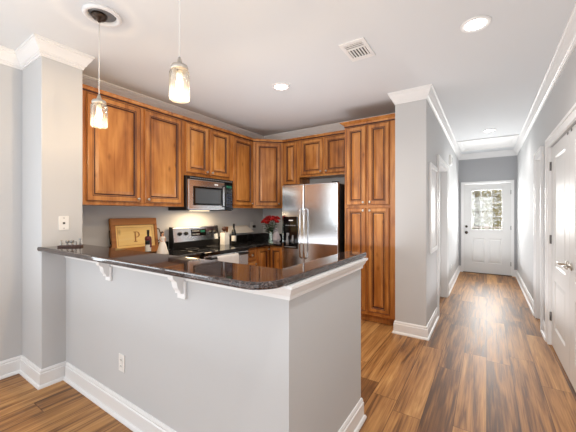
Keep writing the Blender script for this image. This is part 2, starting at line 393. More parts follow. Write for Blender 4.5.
base('baseboard_hall_left', [(XH, 5.59), (XH, YE), (-.499, YE)], 'white baseboard of the hallway wall past the doorway')
base('baseboard_hall_right', [(.499, YE), (XR, YE), (XR, 5.15)], 'white baseboard facing the hallway doorway')
base('baseboard_right', [(XR, 4.52), (XR, 4.22)], 'short white baseboard between two doorways')
# moulding under the bar top
UND = [(0, 0), (.036, 0), (.036, -.012), (.028, -.02), (.022, -.034), (.012, -.05), (.010, -.066), (0, -.066)]
struct(MB().sweep([(PX, FY), (FX, FY), (FX, 1.94), (FX-.06, 1.94)], UND, -1, 1.072), 'trim_2', TRIM, 'white moulding under the granite bar', 'moulding')
# casings
CW = .09
def casing(mb, w0, w1, top, put, t=.018, CW=.09):
    """door casing in (along, z) plane; put(a0,a1,z0,z1,out) adds a box of the given thickness"""
    for a0, a1, z0, z1 in ((w0-CW, w0, 0, top), (w1, w1+CW, 0, top), (w0-CW, w1+CW, top, top+CW)):
        put(a0, a1, z0, z1, t)
    for a0, a1, z0, z1 in ((w0-CW, w0-CW+.022, 0, top+CW-.026), (w1+CW-.022, w1+CW, 0, top+CW-.026), (w0-CW, w1+CW, top+CW-.022, top+CW)):
        put(a0-.0012, a1+.0012, z0-.0013 if z0 else 0, z1+.0013, t+.009)
c1 = MB(); casing(c1, -.447, .447, 2.04, lambda a, b, z0, z1, t: c1.box(a, b, YE-t, YE, z0, z1), CW=.05)
struct(c1, 'trim_3', TRIM, 'white casing around the far hallway door', 'casing')
c2 = MB(); casing(c2, 2.48, 4.12, 2.06, lambda a, b, z0, z1, t: c2.box(XR-t, XR, a, b, z0, z1))
c2.box(XR, XR+.14, 4.12, 4.14, 0, 2.06); c2.box(XR, XR+.14, 2.46, 2.48, 0, 2.06); c2.box(XR, XR+.14, 2.48, 4.12, 2.0605, 2.075); c2.box(XR+.051, XR+.065, 2.48, 4.12, 1.95, 2.0604); c2.box(XR+.051, XR+.065, 2.4801, 2.52, .0, 1.95); c2.box(XR+.051, XR+.065, 4.08, 4.1199, .0, 1.95)
struct(c2, 'trim_4', TRIM, 'white casing around the closet double doors', 'casing')
c3 = MB(); casing(c3, 4.62, 5.06, 2.06, lambda a, b, z0, z1, t: c3.box(XR-t, XR, a, b, z0, z1))
c3.box(XR, XR+.14, 4.60, 4.62, 0, 2.06); c3.box(XR, XR+.14, 5.05, 5.06, 0, 2.06); c3.box(XR, XR+.14, 4.62, 5.06, 2.05, 2.06)
struct(c3, 'trim_5', TRIM, 'white casing around the narrow doorway past the closet', 'casing')
c4 = MB(); casing(c4, 4.48, 5.49, 2.05, lambda a, b, z0, z1, t: c4.box(XH, XH+t, a, b, z0, z1))
c4.box(XH-.12, XH, 4.47, 4.49, 0, 2.06); c4.box(XH-.12, XH, 5.485, 5.50, 0, 2.06); c4.box(XH-.12, XH, 4.49, 5.485, 2.045, 2.06)
struct(c4, 'trim_6', TRIM, 'white casing around the doorway past the pantry wall', 'casing')
# attic hatch trim on the hallway ceiling
hx0, hx1, hy0, hy1 = -.40, .40, 6.62, 7.55
hm = MB()
for a, b, c, d in ((hx0-.07, hx1+.07, hy0-.07, hy0), (hx0-.07, hx1+.07, hy1, hy1+.07), (hx0-.07, hx0, hy0, hy1), (hx1, hx1+.07, hy0, hy1)): hm.box(a, b, c, d, H-.018, H, .004, 1)
hm.box(hx0, hx1, hy0, hy1, H-.006, H)
hatch = tag(hm.build('attic_hatch', TRIM), 'white framed attic hatch in the hallway ceiling', 'hatch')

# ------------------------------------------------------------------ doors
def panel_mesh(mb, x0, x1, z0, z1, t, panels, out=1):
    """slab with raised panels on the front (-y): grid of strips and inset rings"""
    xs = sorted({x0, x1} | {p[0] for p in panels} | {p[1] for p in panels}); zs = sorted({z0, z1} | {p[2] for p in panels} | {p[3] for p in panels})
    for a, b in zip(xs, xs[1:]):
        for c, d in zip(zs, zs[1:]):
            if any(p[0] <= a and b <= p[1] and p[2] <= c and d <= p[3] for p in panels): continue
            mb.box(a, b, -t, 0, c, d)
    for p in panels:
        if len(p) > 4 and p[4] == 'glass': continue
        mb.rings(p[0], p[1], p[2], p[3], [(0, t, 0), (.012, t-.012, 0), (.022, t-.012, 0), (.045, t-.003, 0)])
        mb.box(p[0], p[1], -.008, 0, p[2], p[3])
DW = .895
d1 = MB(); G = (.155, DW-.155, .99, 1.90, 'glass')
panel_mesh(d1, 0, DW, .012, 2.035, .042, [G, (.165, .41, .24, .80), (.485, .73, .24, .80)])
door1 = struct(d1, 'door_1', DOORW, 'white half glazed door at the end of the hallway', 'door', loc=(-DW/2, YE+.045, 0))
g = MB()
for a, b, c, d in ((G[0]-.025, G[0]+.012, G[2]-.025, G[3]+.025), (G[1]-.012, G[1]+.025, G[2]-.025, G[3]+.025), (G[0], G[1], G[2]-.025, G[2]+.012), (G[0], G[1], G[3]-.012, G[3]+.025)): g.box(a, b, -.054, -.030, c, d, .004, 1)
g.build('glass_frame', DOORW, door1)
MB().box(G[0], G[1], -.026, -.020, G[2], G[3]).build('glass', PANE, door1)
g = MB(); gw = (G[1]-G[0])/3; gh = (G[3]-G[2])/3
for k in (1, 2):
    g.box(G[0]+k*gw-.007, G[0]+k*gw+.007, -.032, -.014, G[2], G[3]); g.box(G[0], G[1], -.031, -.015, G[2]+k*gh-.007, G[2]+k*gh+.007)
g.build('muntins', DOORW, door1)
def knob(mb, x, z, y, r=.026): mb.lathe([(.032, 0), (.032, -.008), (.012, -.012), (.012, -.035), (r, -.045), (r, -.060), (.012, -.068)], (x, y, z), 16, 'y')
k = MB(); knob(k, .055, .92, -.042); k.build('door_knob', DARKM, door1)['label'] = 'dark metal door knob'
k = MB(); k.lathe([(.028, 0), (.028, -.014), (.02, -.02)], (.055, -.042, 1.06), 16, 'y'); k.build('deadbolt', DARKM, door1)
def hinge(mb, x, y, z): mb.cyl((x, y, z-.045), .008, .09, 'z', 10); mb.box(x-.014, x+.014, y+.002, y+.008, z-.045, z+.045)
for z in (.26, 1.05, 1.83):
    k = MB(); hinge(k, DW+.002, -.05, z); k.build('hinge', HINGE, door1)
k = MB(); k.box(-.46, .46, YE-.03, YE+.06, 0, .012); tag(k.build('threshold', DKWOOD), 'dark threshold under the far hallway door', 'threshold')
# closet leaves: hinge edge and meeting edge; front faces -X (local -y -> world -x with rot -90)
LW = .816
def leaf(n, ystart, label, lever_x, dirn, hx):
    m = MB(); panel_mesh(m, 0, LW, .012, 2.05, .036, [(.165, LW-.165, .22, .70), (.165, LW-.165, .84, 1.93)])
    o = struct(m, n, DOORW, label, 'door', loc=(XR+.05, ystart, 0), rot=(0, 0, -PI/2))
    l = MB(); l.lathe([(.030, 0), (.030, -.008), (.022, -.014), (.011, -.016), (.011, -.055)], (lever_x, -.036, .945), 18, 'y')
    l.tube([(lever_x, -.082, .945), (lever_x+dirn*.02, -.088, .946), (lever_x+dirn*.06, -.088, .950), (lever_x+dirn*.12, -.084, .944)], [.011, .011, .009, .007])
    l.build('lever_handle', NICKEL, o)
    for z in (.30, 1.10, 1.86):
        k = MB(); hinge(k, hx, -.044, z); k.build('hinge', HINGE, o)
    k = MB(); k.box(lever_x-.02, lever_x+.02, -.038, -.030, 2.025, 2.045); k.build('ball_catch', DARKM, o)
    return o
# local x runs towards -Y (rot -90): leaf starts at its far edge
leaf('door_2', 4.118, 'white panelled closet door hinged toward the hallway', LW-.065, -1, -.002)
leaf('door_3', 3.298, 'white panelled closet door nearest the camera', .065, 1, LW+.002)
m = MB(); panel_mesh(m, 0, .43, .012, 2.045, .036, [(.11, .32, .22, .70), (.11, .32, .84, 1.93)])  # this leaf and the next are added to keep outside light from leaking in
struct(m, 'door_4', DOORW, 'narrow white door added to close the opening past the closet', 'door', loc=(XR+.135, 5.05, 0), rot=(0, 0, -PI/2))
m = MB(); panel_mesh(m, 0, .99, .012, 2.04, .036, [(.165, .45, .22, .70), (.165, .45, .84, 1.93), (.54, .83, .22, .70), (.54, .83, .84, 1.93)])
struct(m, 'door_5', DOORW, 'white door added to close the doorway past the pantry', 'door', loc=(XH-.117, 4.49, 0), rot=(0, 0, PI/2))

# ------------------------------------------------------------------ cabinets
def door_mesh(w, h):
    m = MB(); fr = .058
    m.rings(0, w, 0, h, [(0, 0, 0), (0, .015, 0), (.004, .020, 0), (.008, .0185, 1), (.012, .020, 0), (fr-.010, .020, 0), (fr-.004, .0165, 1), (fr+.002, .018, 0), (fr+.008, .010, 1), (fr+.016, .009, 1), (fr+.021, .0115, 0), (fr+.045, .019, 0)], back=0)
    return m
def add_door(parent, x, y, z, w, h, knob_at=None, rz=0, name='door'):
    d = door_mesh(w, h).build(name, [CAB, GLAZE], parent, (x, y, z), (0, 0, rz), fix=True)
    if knob_at:
        k = MB(); k.lathe([(.009, 0), (.007, -.006), (.006, -.012), (.014, -.018), (.015, -.024), (.009, -.029)], (knob_at[0], -.020, knob_at[1]), 14, 'y')
        k.build('knob', NICKEL, d)
    return d
def cornice(mb, pts, z, p=.022, h=.03):
    mb.mi = 0; mb.sweep(pts, [(0, 0), (.006, 0), (.008, h*.4), (p*.8, h*.75), (p, h*.8), (p, h), (0, h)], -1, z)
    mb.mi = 1; mb.sweep(pts, [(0, -.016), (.006, -.016), (.006, 0), (0, 0)], -1, z); mb.mi = 0
UD, UZ0, UZ1 = .32, 1.450, 2.505      # upper cabinet depth, bottom, top
def upper(label, y0, y1, z0, doors, name='upper_cabinet'):
    o = thing(name, label, 'cabinet', (XW+.002, y0, z0), (0, 0, PI/2), 'upper cabinets around the kitchen')
    W = y1-y0; h = UZ1-z0
    b = MB(); b.box(0, W, -UD, 0, 0, h)
    cornice(b, [(0, -UD), (W, -UD)], h)
    b.build('carcass', [CAB, GLAZE], o)
    for a, c, kx in doors:
        a, c = a-y0, c-y0; hh = h-.065; 
        add_door(o, a, -UD, .035, c-a, hh, ((c-a-.03) if kx > 0 else .03, .035))
    return o
upper('two door wooden upper cabinet beside the pale pillar', 1.20, 2.325, UZ0, [(1.265, 1.775, 1), (1.825, 2.285, -1)])
upper('short two door wooden cabinet over the microwave', 2.327, 3.105, 1.835, [(2.352, 2.695, 1), (2.725, 3.075, -1)])
upper('single door wooden upper cabinet between microwave and corner cabinet', 3.107, 3.618, UZ0, [(3.165, 3.595, 1)])
# diagonal corner cabinet
o = thing('corner_cabinet', 'angled wooden corner cabinet over the vase of roses', 'cabinet', (XW+.002, YB-.002, UZ0), (0, 0, 0), 'upper cabinets around the kitchen')
q = .65
b = MB(); pl = [(0, 0), (0, -q), (UD, -q), (q, -UD), (q, 0)]
b.prism(pl, 'z', 0, UZ1-UZ0); cornice(b, [(UD, -q), (q, -UD)], UZ1-UZ0)
b.build('carcass', [CAB, GLAZE], o)
dl = (q-UD)*math.sqrt(2)
s2 = math.sqrt(.5)
add_door(o, UD+.035*s2, -q+.035*s2, .035, dl-.07, UZ1-UZ0-.065, (dl-.07-.03, .035), PI/4)
XB0 = XW+q+.004
o = thing('narrow_cabinet', 'narrow wooden upper cabinet tucked beside the corner cabinet', 'cabinet', (XB0, YB-.002, 1.795), (0, 0, 0), 'upper cabinets around the kitchen')
b = MB(); b.box(0, .315, -UD, 0, 0, UZ1-1.795); cornice(b, [(0, -UD), (.315, -UD)], UZ1-1.795); b.build('carcass', [CAB, GLAZE], o)
add_door(o, .03, -UD, .02, .245, UZ1-1.795-.05)
xo = XB0+.317; wo = -1.556-xo
o = thing('bridge_cabinet', 'short two door wooden cabinet above the refrigerator', 'cabinet', (xo, YB-.002, 1.92), (0, 0, 0), 'upper cabinets around the kitchen')
b = MB(); b.box(0, wo, -UD, 0, 0, UZ1-1.92); cornice(b, [(0, -UD), (wo, -UD)], UZ1-1.92); b.build('carcass', [CAB, GLAZE], o)
hw = (wo-.07-.03)/2
add_door(o, .035, -UD, .03, hw, UZ1-1.92-.06, (hw-.03, .035)); add_door(o, .065+hw, -UD, .03, hw, UZ1-1.92-.06, (.03, .035))
# pantry
PXL, PXR, PYF = -1.55, CX-.003, 3.69
o = thing('pantry_cabinet', 'tall four door wooden pantry between refrigerator and white wall end', 'cabinet', (PXL, YB-.002, 0))
pw, pd = PXR-PXL, YB-.002-PYF
b = MB(); b.box(0, pw, -pd, 0, .10, 2.50); b.mi = 0; b.box(.0, pw, -pd+.075, 0, 0, .10)
cornice(b, [(0, -.352), (0, -pd), (pw, -pd)], 2.50, .05, .05)
b.build('carcass', [CAB, GLAZE], o)
for x0, x1, kx in ((.028, .288, 1), (.314, .577, -1)):
    wd = x1-x0; kk = wd-.03 if kx > 0 else .03
    add_door(o, x0, -pd, 1.475, wd, 2.475-1.475, (kk, .035)); add_door(o, x0, -pd, .145, wd, 1.440-.145, (kk, 1.295-.035))
# base cabinets
CT = .914
BD = .60
def base_cab(label, loc, rz, W, spec):
    o = thing('base_cabinet', label, 'cabinet', loc, (0, 0, rz), 'base cabinets under the black counters')
    b = MB(); b.box(0, W, -BD, 0, .10, CT-.034); b.box(0, W, -BD+.07, 0, 0, .10); b.build('carcass', [CAB, GLAZE], o)
    for kind, x0, x1, z0, z1 in spec:
        add_door(o, x0, -BD, z0, x1-x0, z1-z0, ((x1-x0)/2, (z1-z0)/2) if kind == 'drawer' else ((x1-x0)-.03, z1-z0-.035), name=kind)
    return o
RY0, RY1 = 2.33, 3.095      # range
base_cab('wooden base cabinet between the range and the half wall run', (XW+.002, 1.80, 0), PI/2, RY0-1.805, [('drawer', .03, .49, .71, .86), ('door', .03, .49, .13, .68)])
base_cab('narrow wooden drawer cabinet just past the range', (XW+.002, RY1+.005, 0), PI/2, .25, [('drawer', .015, .235, .70, .862), ('door', .015, .235, .13, .685)])
o = thing('corner_base_cabinet', 'wooden corner base cabinet under the roses', 'cabinet', (XW+.002, YB-.002, 0), (0, 0, 0), 'base cabinets under the black counters')
cq = .915
b = MB(); b.prism([(0, 0), (0, -cq), (BD, -cq), (BD, -BD), (.86, -BD), (.86, 0)], 'z', .10, CT-.034); b.prism([(0, 0), (0, -cq), (BD-.07, -cq), (BD-.07, -BD+.07), (.86, -BD+.07), (.86, 0)], 'z', 0, .10)
b.build('carcass', [CAB, GLAZE], o)
add_door(o, BD, -cq+.012, .13, cq-BD-.04, .735, (cq-BD-.07, .70), PI/2); add_door(o, BD+.022, -BD, .13, .235, .735)
base_cab('wooden base cabinet behind the half wall beside the pillar', (-2.05, FY+.12, 0), PI, .70, [('drawer', .03, .67, .71, .86), ('door', .03, .34, .13, .68), ('door', .36, .67, .13, .68)])
base_cab('wooden base cabinet behind the half wall at its open end', (-.82, FY+.12, 0), PI, 1.225, [('drawer', .03, .60, .71, .86), ('drawer', .63, 1.19, .71, .86), ('door', .03, .60, .13, .68), ('door', .63, 1.19, .13, .68)])
# counters
lc = [(XW+.001, PY1+.002), (-.818, PY1+.002), (-.818, 1.82), (-2.72, 1.82), (-2.72, RY0-.004), (XW+.001, RY0-.004)]
t = thing('kitchen_counter', 'black granite counter holding the tray beside the range', 'countertop', (XW, PY1, CT-.032))
sh = lambda pts: [(x-XW, y-PY1) for x, y in pts]
MB().prism(sh(lc), 'z', 0, .032, .004).build('slab', BLACKG, t)
MB().box(.002, .022, .022, RY0-PY1-.004, .032, .134, .002, 1).build('backsplash', BLACKG, t)
t2 = thing('corner_counter', 'black granite corner counter under the vase of roses', 'countertop', (XW, YB, CT-.032))
MB().prism([(.002, -.002), (.002, RY1+.004-YB), (.65, RY1+.004-YB), (.65, -.65), (.866, -.65), (.866, -.002)], 'z', 0, .032, .004).build('slab', BLACKG, t2)
m = MB(); m.box(.002, .022, RY1+.004-YB, -.002, .032, .134, .002, 1); m.box(.022, .866, -.022, -.002, .032, .134, .002, 1); m.build('backsplash', BLACKG, t2)
# bar top
def arc(cx, cy, r, a0, a1, n=10): return [(cx+r*math.cos(a0+(a1-a0)*i/n), cy+r*math.sin(a0+(a1-a0)*i/n)) for i in range(n+1)]
BX, BY = -.686, .884
outline = [(PX-.045, BY)] + arc(BX-.12, BY+.12, .12, -PI/2, 0) + [(BX, 2.02), (-.83, 2.02)] + [(-.83, PY1+.006), (PX+.001, PY1+.006), (PX+.001, PY0-.001), (PX-.045, PY0-.001)]
m = MB(); m.prism(outline, 'z', 1.073, 1.105, .010)
tag(m.build('bar_top', BAR), 'glossy brown granite bar top with a rounded corner', 'countertop')
# corbels
def corbel(x, label):
    o = thing('corbel', label, 'corbel', (x, FY, .885), (0, 0, 0), 'corbels under the granite bar')
    MB().box(-.034, .034, -.016, -.001, .018, .119, .003, 1).build('back_plate', TRIM, o)
    pr = [(y*.86, .187-(.187-z)*.86) for y, z in [(-.016, .187), (-.108, .187), (-.108, .166), (-.100, .160), (-.099, .146), (-.094, .128), (-.080, .116), (-.070, .110), (-.068, .096), (-.062, .070), (-.050, .052), (-.044, .046), (-.042, .030), (-.016, .024)]]
    MB().prism(pr, 'x', -.024, .024, .002).build('bracket', TRIM, o)
corbel(-2.20, 'white scroll corbel under the bar nearest the pillar')
corbel(-1.40, 'white scroll corbel under the bar nearest its rounded corner')

# ------------------------------------------------------------------ appliances
# range: local frame front = -y, rot 90
o = thing('range', 'stainless electric range with black glass cooktop', 'range', (XW+.025, RY0, 0), (0, 0, PI/2))
rw, rd = RY1-RY0, .655
m = MB(); m.box(.004, rw-.004, -rd+.02, 0, .03, .90); m.box(.03, rw-.03, -rd+.06, -.02, 0, .03); m.build('body', BLK, o)
m = MB(); m.box(0, rw, -rd, -.02, .90, .918, .004); m.box(.001, rw-.001, -rd-.012, -rd+.03, .876, .917, .005); m.build('cooktop', BLKGL, o)
for bx, by, r in ((.2, -.2, .08), (.57, -.2, .10), (.2, -.47, .10), (.57, -.47, .08)):
    k = MB(); k.lathe([(r, .918), (r, .9186), (r-.004, .9186), (r-.004, .918)], (bx, by, 0), 28, cap=False); k.build('burner_ring', GREYP, o)
m = MB(); m.prism([(0, .918), (-.075, .918), (-.085, 1.0), (-.06, 1.0), (0, 1.0)], 'x', 0.0, rw); m.build('riser', BLK, o)
bgm = MB(); bgm.prism([(0, 1.0), (-.088, 1.0), (-.060, 1.182), (-.045, 1.190), (0, 1.190)], 'x', .012, rw-.012, .004); bgd = bgm.build('backguard', STEEL, o)
m = MB(); m.prism([(0, .99), (-.09, .99), (-.062, 1.192), (0, 1.194)], 'x', 0, .012); m.build('end_cap', BLK, o)
m = MB(); m.prism([(0, .99), (-.09, .99), (-.062, 1.192), (0, 1.194)], 'x', rw-.012, rw); m.build('end_cap', BLK, o)
tl = math.atan2(.028, .182)
def onpanel(mb, x, z, d=0):  # frame lying on the sloping backguard
    mb.X = Matrix.Translation((x, -.088+(z-1.0)*.028/.182-d, z)) @ Matrix.Rotation(-tl, 4, 'X')
for kx in (.105, .20, .615, .70):
    k = MB(); onpanel(k, kx, 1.105); k.lathe([(.026, 0), (.026, -.006), (.021, -.008), (.019, -.028), (.014, -.031)], (0, 0, 0), 18, 'y'); k.build('knob', BLK, bgd)
k = MB(); onpanel(k, .41, 1.11); k.box(-.125, .125, -.003, .002, -.045, .045); k.build('control_panel', BLKGL, bgd)
for i in range(5):
    for j in (-1, 1):
        k = MB(); onpanel(k, .41, 1.11); k.box(-.105+i*.024, -.09+i*.024, -.0045, -.003, j*.022-.008, j*.022+.008); k.build('button', GREYP, bgd)
k = MB(); onpanel(k, .41, 1.11); k.box(.03, .105, -.0045, -.003, -.002, .03); k.build('clock_display', DISPLAY, bgd)
dr = MB(); dr.box(.006, rw-.006, -rd-.002, -rd+.03, .20, .872, .006); dro = dr.build('oven_door', STEEL, o)
MB().box(.12, rw-.12, -rd-.006, -rd-.001, .34, .66, .002, 1).build('oven_window', BLKGL, dro)
h = MB(); h.tube([(.05, -rd-.05, .845), (rw-.05, -rd-.05, .845)], .012, 12)
for hx in (.07, rw-.07): h.box(hx-.01, hx+.01, -rd-.05, -rd, .835, .855)
h.build('oven_handle', BLK, dro)
dwm = MB(); dwm.box(.006, rw-.006, -rd-.002, -rd+.03, .04, .19, .006); dwm.build('storage_drawer', STEEL, o)
# towel over the oven handle
tw = MB(); hx, hz = XW+.025+rd+.05, .845
xs = 20; prof = [(hx-.017, .50)] + [(hx-.017, .50+.345*i/6) for i in range(1, 7)] + [(hx+.017*math.cos(a), hz+.017*math.sin(a)) for a in [PI*(1-i/8) for i in range(1, 8)]] + [(hx+.018, hz-.40*i/10) for i in range(11)]
grid = []
for i in range(xs+1):
    y = 2.47+.36*i/xs
    grid.append([tw._v((x+(.003*math.sin(i*1.1+z*4) if x > hx+.016 else 0), y, z)) for x, z in prof])
for a, b in zip(grid, grid[1:]):
    for j in range(len(prof)-1): tw.face((a[j], b[j], b[j+1], a[j+1]), True)
two = tw.build('dish_towel', FABRIC); sd = two.modifiers.new('thickness', 'SOLIDIFY'); sd.thickness = .004; sd.offset = 1
tag(two, 'white dish towel hanging over the oven handle', 'towel')
# microwave
o = thing('microwave', 'stainless microwave mounted over the range', 'microwave', (XW+.004, RY0+.002, 1.405), (0, 0, PI/2))
mw, md, mh = .768, .39, .425
MB().box(0, mw, -md+.03, 0, 0, mh, .003, 1).build('body', BLK, o)
m = MB(); m.box(.008, mw-.165, -md, -md+.03, .012, mh-.045, .006); md_o = m.build('door', STEEL, o)
MB().box(.075, mw-.215, -md-.004, -md+.002, .065, mh-.125, .002, 1).build('window_border', BLKGL, md_o)
MB().box(.105, mw-.245, -md-.006, -md-.003, .090, mh-.150, .001, 1).build('window', MWGLASS, md_o)
MB().box(mw-.35, mw-.29, -md-.002, -md+.001, mh-.095, mh-.075).build('badge', WHITEP, md_o)
h = MB(); h.tube([(mw-.178, -md-.03, .05), (mw-.178, -md-.034, .2), (mw-.178, -md-.03, mh-.09)], .010, 10)
for hz in (.055, mh-.095): h.box(mw-.186, mw-.170, -md-.03, -md, hz-.008, hz+.008)
h.build('door_handle', BLK, md_o)
MB().box(mw-.160, mw-.008, -md, -md+.03, .012, mh-.045, .004, 1).build('control_panel', BLKGL, o)
k = MB()
for i in range(3):
    for j in range(5): k.box(mw-.135+i*.038, mw-.108+i*.038, -md-.0025, -md, .05+j*.04, .075+j*.04)
k.build('keypad', mat('key_grey', srgb(60, 66, 84), .4), o)
MB().box(mw-.135, mw-.035, -md-.002, -md, mh-.115, mh-.08).build('clock_display', DISPLAY, o)
m = MB(); m.box(.008, mw-.008, -md, -md+.03, mh-.042, mh-.004)
m.mi = 1
for i in range(24): m.box(.03+i*.03, .05+i*.03, -md-.001, -md+.002, mh-.030, mh-.018)
m.build('vent_grille', [BLK, GREYP], o)
m = MB(); m.box(.25, .50, -.20, -.10, -.004, .001); m.build('hood_lamp', mat('hood_lamp_lens', (1, .9, .7, 1), .4, emit=(1, .78, .5, 1), es=3), o)
hl = area('hood_light', (XW+.26, RY0+.38, 1.398), (0, 0, 0), .2, .5, 4.0, (1, .74, .44))
# refrigerator
FRX0, FRX1, FRY = -2.482, -1.602, 3.585
o = thing('refrigerator', 'stainless side by side refrigerator with black ice dispenser', 'refrigerator', (FRX0, YB-.03, 0))
fw, fd, fh = FRX1-FRX0, YB-.03-FRY, 1.775
m = MB(); m.box(.004, fw-.004, -fd+.075, 0, .02, fh-.015); m.box(.03, fw-.03, -fd+.09, -.03, 0, .02); m.build('body', mat('fridge_side', srgb(38, 36, 36), .45), o)
MB().box(.01, fw-.01, -fd+.06, -fd+.08, .02, .10).build('base_grille', BLK, o)
sx = .372
def fdoor(x0, x1, name):
    m = MB(); m.box(x0, x1, -fd, -fd+.07, .105, fh, .012, 3); return m.build(name, STEEL, o)
fl = fdoor(0, sx-.003, 'freezer_door'); frd = fdoor(sx+.003, fw, 'fresh_food_door')
for x, dpar in ((sx-.032, fl), (sx+.032, frd)):
    h = MB(); h.tube([(x, -fd-.005, 1.44), (x, -fd-.045, 1.42), (x, -fd-.052, 1.36), (x, -fd-.055, 1.10), (x, -fd-.052, .84), (x, -fd-.045, .77), (x, -fd-.005, .75)], .0125, 12)
    h.build('door_handle', CHROME, dpar)
dm = MB(); dm.box(.035, .275, -fd-.012, -fd+.002, .87, 1.322, .006); dsp = dm.build('dispenser', BLKGL, fl)
k = MB(); k.box(.06, .25, -fd-.016, -fd-.010, .885, .90, .002, 1); k.build('drip_tray', GREYP, dsp)
k = MB(); k.lathe([(.018, .915), (.022, .96), (.014, 1.02), (.010, 1.06)], (.115, -fd-.026, 0), 12); k.box(.095, .135, -fd-.02, -fd-.01, 1.05, 1.09)
k.lathe([(.014, .95), (.016, 1.0), (.010, 1.06)], (.205, -fd-.024, 0), 12); k.build('dispenser_paddles', GREYP, dsp)
k = MB()
for i in range(5): k.box(.075+i*.036, .10+i*.036, -fd-.0135, -fd-.012, 1.19, 1.205)
k.build('touch_controls', GREYP, dsp)
MB().box(.13, .20, -fd-.0135, -fd-.012, 1.262, 1.276).build('badge', WHITEP, dsp)
for hx in (.06, fw-.06):
    k = MB(); k.box(hx-.04, hx+.04, -fd+.02, -fd+.11, fh-.016, fh+.014, .005); k.build('hinge_cover', BLK, o)

# ------------------------------------------------------------------ ceiling fittings
def can(x, y, label, watt, col=(1, .97, .93)):
    o = thing('recessed_light', label, 'ceiling light', (x, y, H), (0, 0, 0), 'recessed ceiling lights')
    MB().lathe([(.098, 0), (.098, -.006), (.092, -.010), (.070, -.008), (.066, 0)], n=32).build('trim_ring', TRIM, o)
    MB().lathe([(.0, -.0045), (.066, -.0045), (.066, -.001)], n=32, cap=False).build('diffuser', CANL, o)
    l = bpy.data.lights.new('recessed_lamp', 'SPOT'); l.energy = watt; l.color = col; l.shadow_soft_size = .06; l.spot_size = math.radians(150); l.spot_blend = .8
    lo = bpy.data.objects.new('recessed_lamp', l); C.objects.link(lo); lo.location = (x, y, H-.03); 
can(-.067, 2.556, 'round recessed ceiling light nearest the camera, beside the closet', 21)
can(-1.85, 2.66, 'round recessed ceiling light in front of the kitchen cabinets', 34, (1, .88, .72))
can(-.067, .72, 'added unseen ceiling light overhead where the kitchen meets the living area', 30)  # fixture added out of view as extra fill for half wall and backsplash
can(.04, 5.97, 'round recessed ceiling light down the hallway by the hatch', 20)
def pendant(x, y, label, watt):
    o = thing('pendant_light', label, 'pendant light', (x, y, H), (0, 0, 0), 'jar pendant lights over the bar')
    zb = 1.965-H
    m = MB(); m.lathe([(.115, 0), (.118, -.012), (.108, -.022), (.092, -.020), (.084, -.004), (.084, 0)], n=36); m.build('ceiling_ring', TRIM, o, (.020, .012, 0))
    m = MB(); m.lathe([(.0, -.002), (.083, -.002), (.083, -.001)], n=30, cap=False); m.build('canopy_plate', GREYP, o, (.020, .012, 0))
    m = MB(); m.lathe([(.050, -.004), (.048, -.018), (.036, -.032), (.014, -.040), (.006, -.055)], n=24); m.build('canopy_dome', DARKM, o)
    m = MB(); m.cyl((0, 0, zb+.205), .0028, -.05-zb-.205, n=8); m.build('cord', WHITEP, o)
    m = MB(); m.lathe([(.042, zb+.158), (.044, zb+.162), (.044, zb+.174), (.040, zb+.178), (.040, zb+.182), (.020, zb+.186), (.012, zb+.206), (.006, zb+.226)], n=26); m.lathe([(.017, zb+.125), (.017, zb+.158)], n=16); m.build('socket_lid', NICKEL, o)
    m = MB(); P = [(.0, .003), (.046, .0), (.051, .004), (.052, .010), (.052, .142), (.050, .148), (.042, .153), (.041, .160)]
    m.lathe([(r, zb+z) for r, z in P] + [(.039, zb+.160), (.040, zb+.152), (.0475, zb+.146), (.0485, zb+.140), (.0485, zb+.014), (.045, zb+.008), (0, zb+.007)], n=30, cap=False); m.build('jar_shade', JAR, o)
    m = MB(); m.lathe([(.010, zb+.125), (.012, zb+.118), (.017, zb+.100), (.018, zb+.074), (.014, zb+.054), (.004, zb+.048)], n=18); m.build('bulb', BULB, o)
    l = bpy.data.lights.new('pendant_lamp', 'POINT'); l.energy = watt; l.color = (1, .72, .43); l.shadow_soft_size = .012
    lo = bpy.data.objects.new('pendant_lamp', l); C.objects.link(lo); lo.location = (x, y, 1.965+.020)
pendant(-2.225, 1.005, 'glass jar pendant hanging nearest the pillar', 12)
pendant(-1.345, 1.0, 'glass jar pendant hanging mid bar, farther from the pillar', 15)
# air register
o = thing('air_register', 'square white ceiling air register with dark slots', 'vent', (-.90, 2.415, H))
m = MB()
for a, b, c, d in ((-.105, .105, -.155, -.115), (-.105, .105, .105, .155), (-.105, -.075, -.115, .105), (.075, .105, -.115, .105), (-.075, .075, -.045, -.032)): m.box(a, b, c, d, -.010, 0, .002, 1)
m.build('frame', TRIM, o)
MB().box(-.075, .075, -.115, .105, -.002, -.0005).build('duct', BLK, o)
for k in range(6):
    m = MB(); m.box(-.006, .006, -.032, .105, -.009, -.003); m.build('louver', TRIM, o, (-.0625+k*.025, 0, 0))
for k in range(3):
    m = MB(); m.box(-.075, .075, -.004, .004, -.009, -.003); m.build('louver', TRIM, o, (0, -.100+k*.024, 0))

